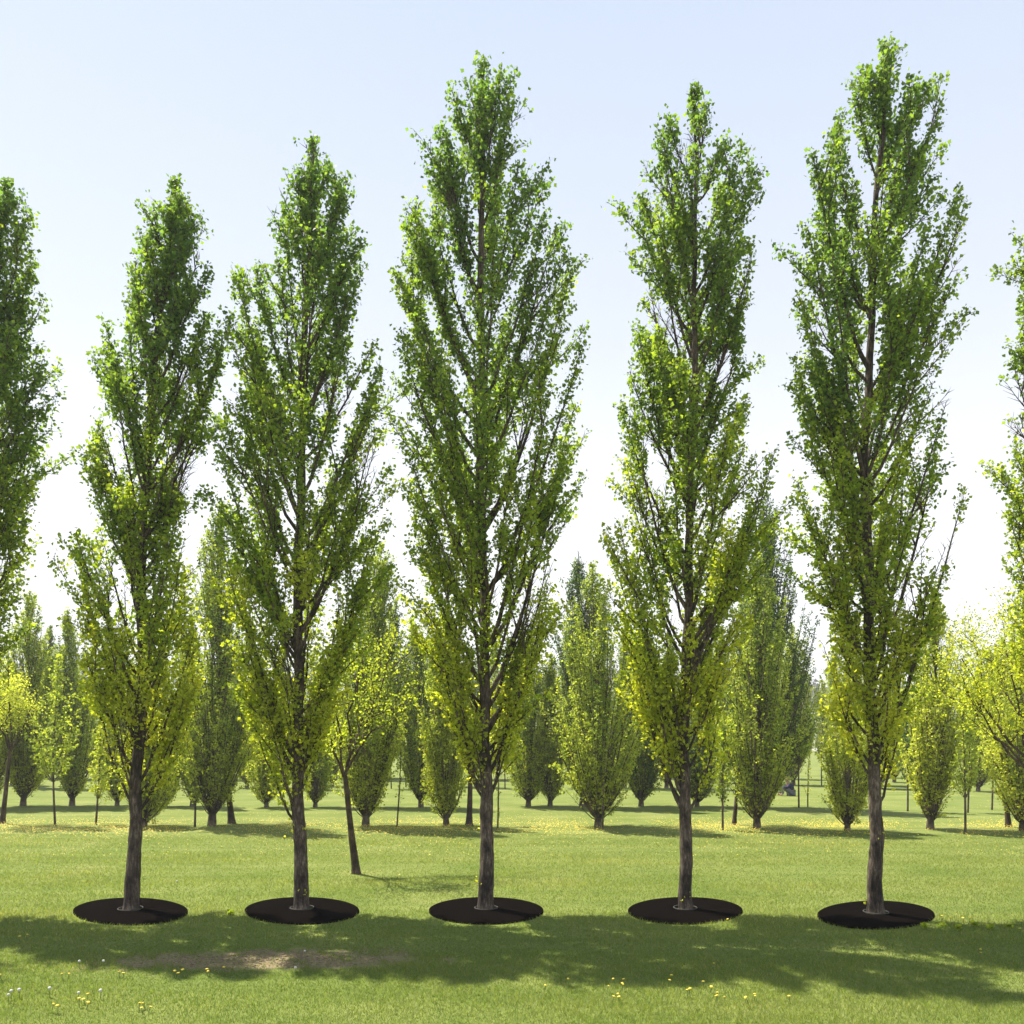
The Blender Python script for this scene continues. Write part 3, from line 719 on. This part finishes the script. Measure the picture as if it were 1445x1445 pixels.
# ------------------------------------------------------------------ flowers
def flower_mesh(name, mat, head_r, flat):
    tb = Tubes(); tb.add([(0, 0, 0), (.004, 0, .05), (0, .003, .085)], [.0035, .003, .003], 5)
    co, f = np.concatenate(tb.co), np.concatenate(tb.f)
    n = 12; a = np.linspace(0, 2 * np.pi, n, endpoint=False)
    rings = [(.3, -.5), (1, -.05), (.92, .35), (.5, .7)]
    hc = np.concatenate([np.stack([head_r * r * np.cos(a) * (1 + .12 * (-1) ** np.arange(n)), head_r * r * np.sin(a) * (1 + .12 * (-1) ** np.arange(n)), np.full(n, .088 + head_r * z * flat)], 1) for r, z in rings] + [[(0, 0, .088 + head_r * .75 * flat)]])
    i = np.arange(3)[:, None] * n + np.arange(n)[None]; j = np.arange(3)[:, None] * n + (np.arange(n)[None] + 1) % n
    q = np.stack([i, j, j + n, i + n], -1).reshape(-1, 4) + len(co)
    tri = np.stack([3 * n + np.arange(n), 3 * n + (np.arange(n) + 1) % n, np.full(n, 4 * n)], 1) + len(co)
    o = np_mesh(name, np.concatenate([co, hc]), [f, q, tri], [STEM, mat], smooth=True)
    mi = np.ones(len(o.data.polygons), dtype=np.int32); mi[:len(f)] = 0
    o.data.polygons.foreach_set('material_index', mi)
    return o
rr = random.Random(4)
dand = flower_mesh('dandelion', YELLOW, .015, .8)
spots = []
for px, py, n in [(173, 1380, 2), (245, 1382, 3), (80, 1430, 2), (117, 1419, 4), (207, 1430, 4), (300, 1378, 3), (865, 1402, 3), (872, 1415, 3), (870, 1390, 2), (1017, 1416, 4), (1062, 1415, 4), (970, 1407, 3),
                  (930, 1391, 2), (995, 1400, 2), (787, 1395, 2), (1127, 1420, 1), (1386, 1350, 2), (20, 1380, 1), (90, 1385, 2), (1328, 1301, 2), (1340, 1300, 2), (1362, 1303, 3), (1440, 1310, 3), (1020, 1305, 1), (330, 1290, 1), (28, 1325, 2), (560, 1240, 1), (1000, 1370, 1)]:
    for _ in range(n): spots.append((px + rr.gauss(0, 9), py + rr.gauss(0, 2.5)))
for k, (px, py) in enumerate(spots):
    o = dand if k == 0 else dand.copy()
    if k: COL.objects.link(o)
    o.location = ground(px, py); o.rotation_euler = (rr.gauss(0, .2), rr.gauss(0, .2), rr.uniform(0, 6)); s = rr.uniform(.7, 1.15); o.scale = (s, s, rr.uniform(.6, 1.0))
    tag(o, 'small yellow dandelion flower in the lawn grass', 'flower', 'dandelions in the lawn')
clock = flower_mesh('seed_head', WHITE, .016, 1.5)
for k, (px, py) in enumerate([(112, 1367), (146, 1366), (142, 1411), (12, 1415), (16, 1411), (417, 1376), (27, 1410), (111, 1412), (70, 1408), (250, 1250), (430, 1350)]):
    o = clock if k == 0 else clock.copy()
    if k: COL.objects.link(o)
    o.location = ground(px, py); o.rotation_euler = (0, 0, rr.uniform(0, 6)); s = rr.uniform(.7, 1.05); o.scale = (s, s, s)
    tag(o, 'white dandelion seed head in the lawn grass', 'flower', 'white seed heads in the lawn')

# uncountable band of yellow flowers along the second row
rng = np.random.default_rng(77)
n = 22000
py = np.where(rng.random(n) < .9, rng.normal(1168, 6, n), rng.uniform(1130, 1210, n)); py = np.clip(py, 1120, 1225)
px = rng.uniform(-80, 1525, n)
keep = (np.sin(px * .013) + np.sin(px * .031 + 2) + rng.normal(0, .9, n)) > -.7
py, px = py[keep], px[keep]; n = len(px)
Yf = CAM_H * FPX / (py - HOR); C = np.stack([(px - PXW / 2) / FPX * Yf, Yf, rng.uniform(.03, .07, n)], 1)
r = rng.uniform(.007, .014, n)
a = np.linspace(0, 2 * np.pi, 6, endpoint=False)
ring = C[:, None] + r[:, None, None] * np.stack([np.cos(a), np.sin(a), np.full(6, -.25)], 1)[None]
V = np.concatenate([ring, (C + np.array([0, 0, .008]))[:, None]], 1).reshape(-1, 3)
b = np.arange(n)[:, None] * 7
Fc = np.concatenate([np.stack([b[:, 0] + k, b[:, 0] + (k + 1) % 6, b[:, 0] + 6], 1) for k in range(6)])
o = np_mesh('dandelion_drift', V, [Fc], YELLOW); tag(o, 'yellow drift of dandelions along the second row of poplars', 'flowers', kind='stuff')

# crumbs of earth lying on the bare patch
rng = np.random.default_rng(21); n = 900
q = rng.normal(0, .5, (n, 2)); c = np.stack([PATCH.x + q[:, 0] * 1.3, PATCH.y + q[:, 1] * .38, np.full(n, .004)], 1)
r = rng.uniform(.004, .016, n) * rng.random(n) ** .5 + .003
oc = np.array([(1, 0, 0), (0, 1, 0), (-1, 0, 0), (0, -1, 0), (0, 0, .8), (0, 0, -.4)])
V = (c[:, None] + oc[None] * r[:, None, None] * rng.uniform(.6, 1.3, (n, 6, 1))).reshape(-1, 3)
ot = np.array([(0, 1, 4), (1, 2, 4), (2, 3, 4), (3, 0, 4), (1, 0, 5), (2, 1, 5), (3, 2, 5), (0, 3, 5)])
o = np_mesh('soil_crumbs', V, [(np.arange(n)[:, None, None] * 6 + ot[None]).reshape(-1, 3)], plain('dry_earth', (0.22, 0.17, 0.105), 0.95, 30, 0.4))
tag(o, 'dry earth crumbs scattered on the worn patch of lawn', 'soil', kind='stuff')

# broad-leaved weeds in the mown grass
def weed(loc, s, seed, label):
    rng = np.random.default_rng(seed); lv = Leaves(); n = 26
    a = rng.uniform(0, 6.28, n); D = np.stack([np.cos(a), np.sin(a), rng.uniform(.15, .8, n)], 1)
    lv.add(rng.normal(0, .015, (n, 3)) + np.array([0, 0, .03]), D, s * rng.uniform(.09, .16, n), np.clip(rng.normal(.48, .15, n), 0, 1))
    o = lv.build('weed', LEAF, None, rng, (0, 0, 0)); o.location = loc
    tag(o, label, 'weed', 'broad-leaved weeds in the lawn')
weed(ground(325, 1291), .42, 1, 'yellowish broad-leaved weed alone in the lawn between the first and second mats')
for k, (px, py) in enumerate([(1305, 1311), (1330, 1309), (1352, 1313), (1375, 1308), (1398, 1312), (1425, 1310)]):
    weed(ground(px, py), .36, 2 + k, 'low weed in the ragged clump right of the rightmost mat')

# ------------------------------------------------------------------ grass blades
rng = np.random.default_rng(9)
n = 520000
u = rng.random(n)
Yb = 6.6 * (21 / 6.6) ** u
Xb = rng.uniform(-.74, .74, n) * Yb
d2 = ((Xb - PATCH.x) / 1.6) ** 2 + ((Yb - PATCH.y) / .40) ** 2
pn = np.sin(Xb * 5.3 + 2 * np.sin(Yb * 4)) * np.sin(Yb * 11 + 1.5 * np.sin(Xb * 3.1)) + .6 * np.sin(Xb * 13 + Yb * 9)
keep = (d2 + .75 * pn > .95) | (rng.random(n) < .16)
for m in MATS:
    dy_ = Yb - m.y
    keep &= ((Xb - m.x - m.x / m.y * dy_) / .80) ** 2 + (dy_ / .91) ** 2 > 1
Xb, Yb = Xb[keep], Yb[keep]; n = len(Xb)
def fbm(x, y):
    v = 0
    for f, p in ((.7, 1.1), (1.7, 2.3), (3.9, .4), (8.1, 5.2)):
        v = v + np.sin(x * f + p + 1.3 * np.sin(y * f * .8 + p)) * np.sin(y * f * 1.1 + 2 * p) / f ** .5
    return v / 2.2 + .55 * np.sin(y * 2.3 + .6 * np.sin(x * .25) + 1) * (y > 9.5) + .3 * np.sin(y * 5.1 + .8 * np.sin(x * .4))
fb = fbm(Xb, Yb)
far = np.clip((Yb - 10) / 12, 0, 1)
h = rng.uniform(.018, .040, n) * (1 - .35 * far) * (1 + .45 * np.clip(fb, -1, 1.3))
lean = rng.normal(0, .55, (n, 2))
w = rng.uniform(.0018, .0032, n) * (Yb / 7) ** .8
ang = rng.uniform(0, np.pi, n)
base = np.stack([Xb, Yb, np.zeros(n)], 1)
sd_ = np.stack([np.cos(ang), np.sin(ang), np.zeros(n)], 1) * w[:, None]
tip = base + np.stack([lean[:, 0] * h, lean[:, 1] * h, h], 1)
V = np.stack([base - sd_, base + sd_, tip], 1).reshape(-1, 3)
tint = np.clip(.52 + .14 * far + .16 * fb + rng.normal(0, .14, n) + (rng.random(n) < .05) * .4, 0, 1)
o = np_mesh('grass', V, [np.arange(n * 3).reshape(-1, 3)], BLADE, attrs={'tint': np.repeat(tint, 3), 'rnd': np.repeat(rng.random(n), 3)})
tag(o, 'short mown green grass covering the lawn', 'grass', kind='stuff')

# ------------------------------------------------------------------ thin haze over the park
hm = bpy.data.materials.new('haze'); hm.use_nodes = True
hn, hl_ = hm.node_tree.nodes, hm.node_tree.links
hn.remove(hn['Principled BSDF'])
pv = hn.new('ShaderNodeVolumePrincipled')
pv.inputs['Color'].default_value = (0.93, 0.96, 1.0, 1); pv.inputs['Density'].default_value = 0.0008; pv.inputs['Anisotropy'].default_value = 0.2
hl_.new(pv.outputs[0], hn['Material Output'].inputs['Volume'])
x0, x1, y0, y1, z0, z1 = -460, 460, -30, 560, -1, 34
me = bpy.data.meshes.new('haze')
me.from_pydata([(x0, y0, z0), (x1, y0, z0), (x1, y1, z0), (x0, y1, z0), (x0, y0, z1), (x1, y0, z1), (x1, y1, z1), (x0, y1, z1)], [],
               [(0, 3, 2, 1), (4, 5, 6, 7), (0, 1, 5, 4), (1, 2, 6, 5), (2, 3, 7, 6), (3, 0, 4, 7)])
me.materials.append(hm)
hz = bpy.data.objects.new('haze', me); COL.objects.link(hz)
tag(hz, 'thin pale spring haze hanging over the park', 'haze', kind='stuff')
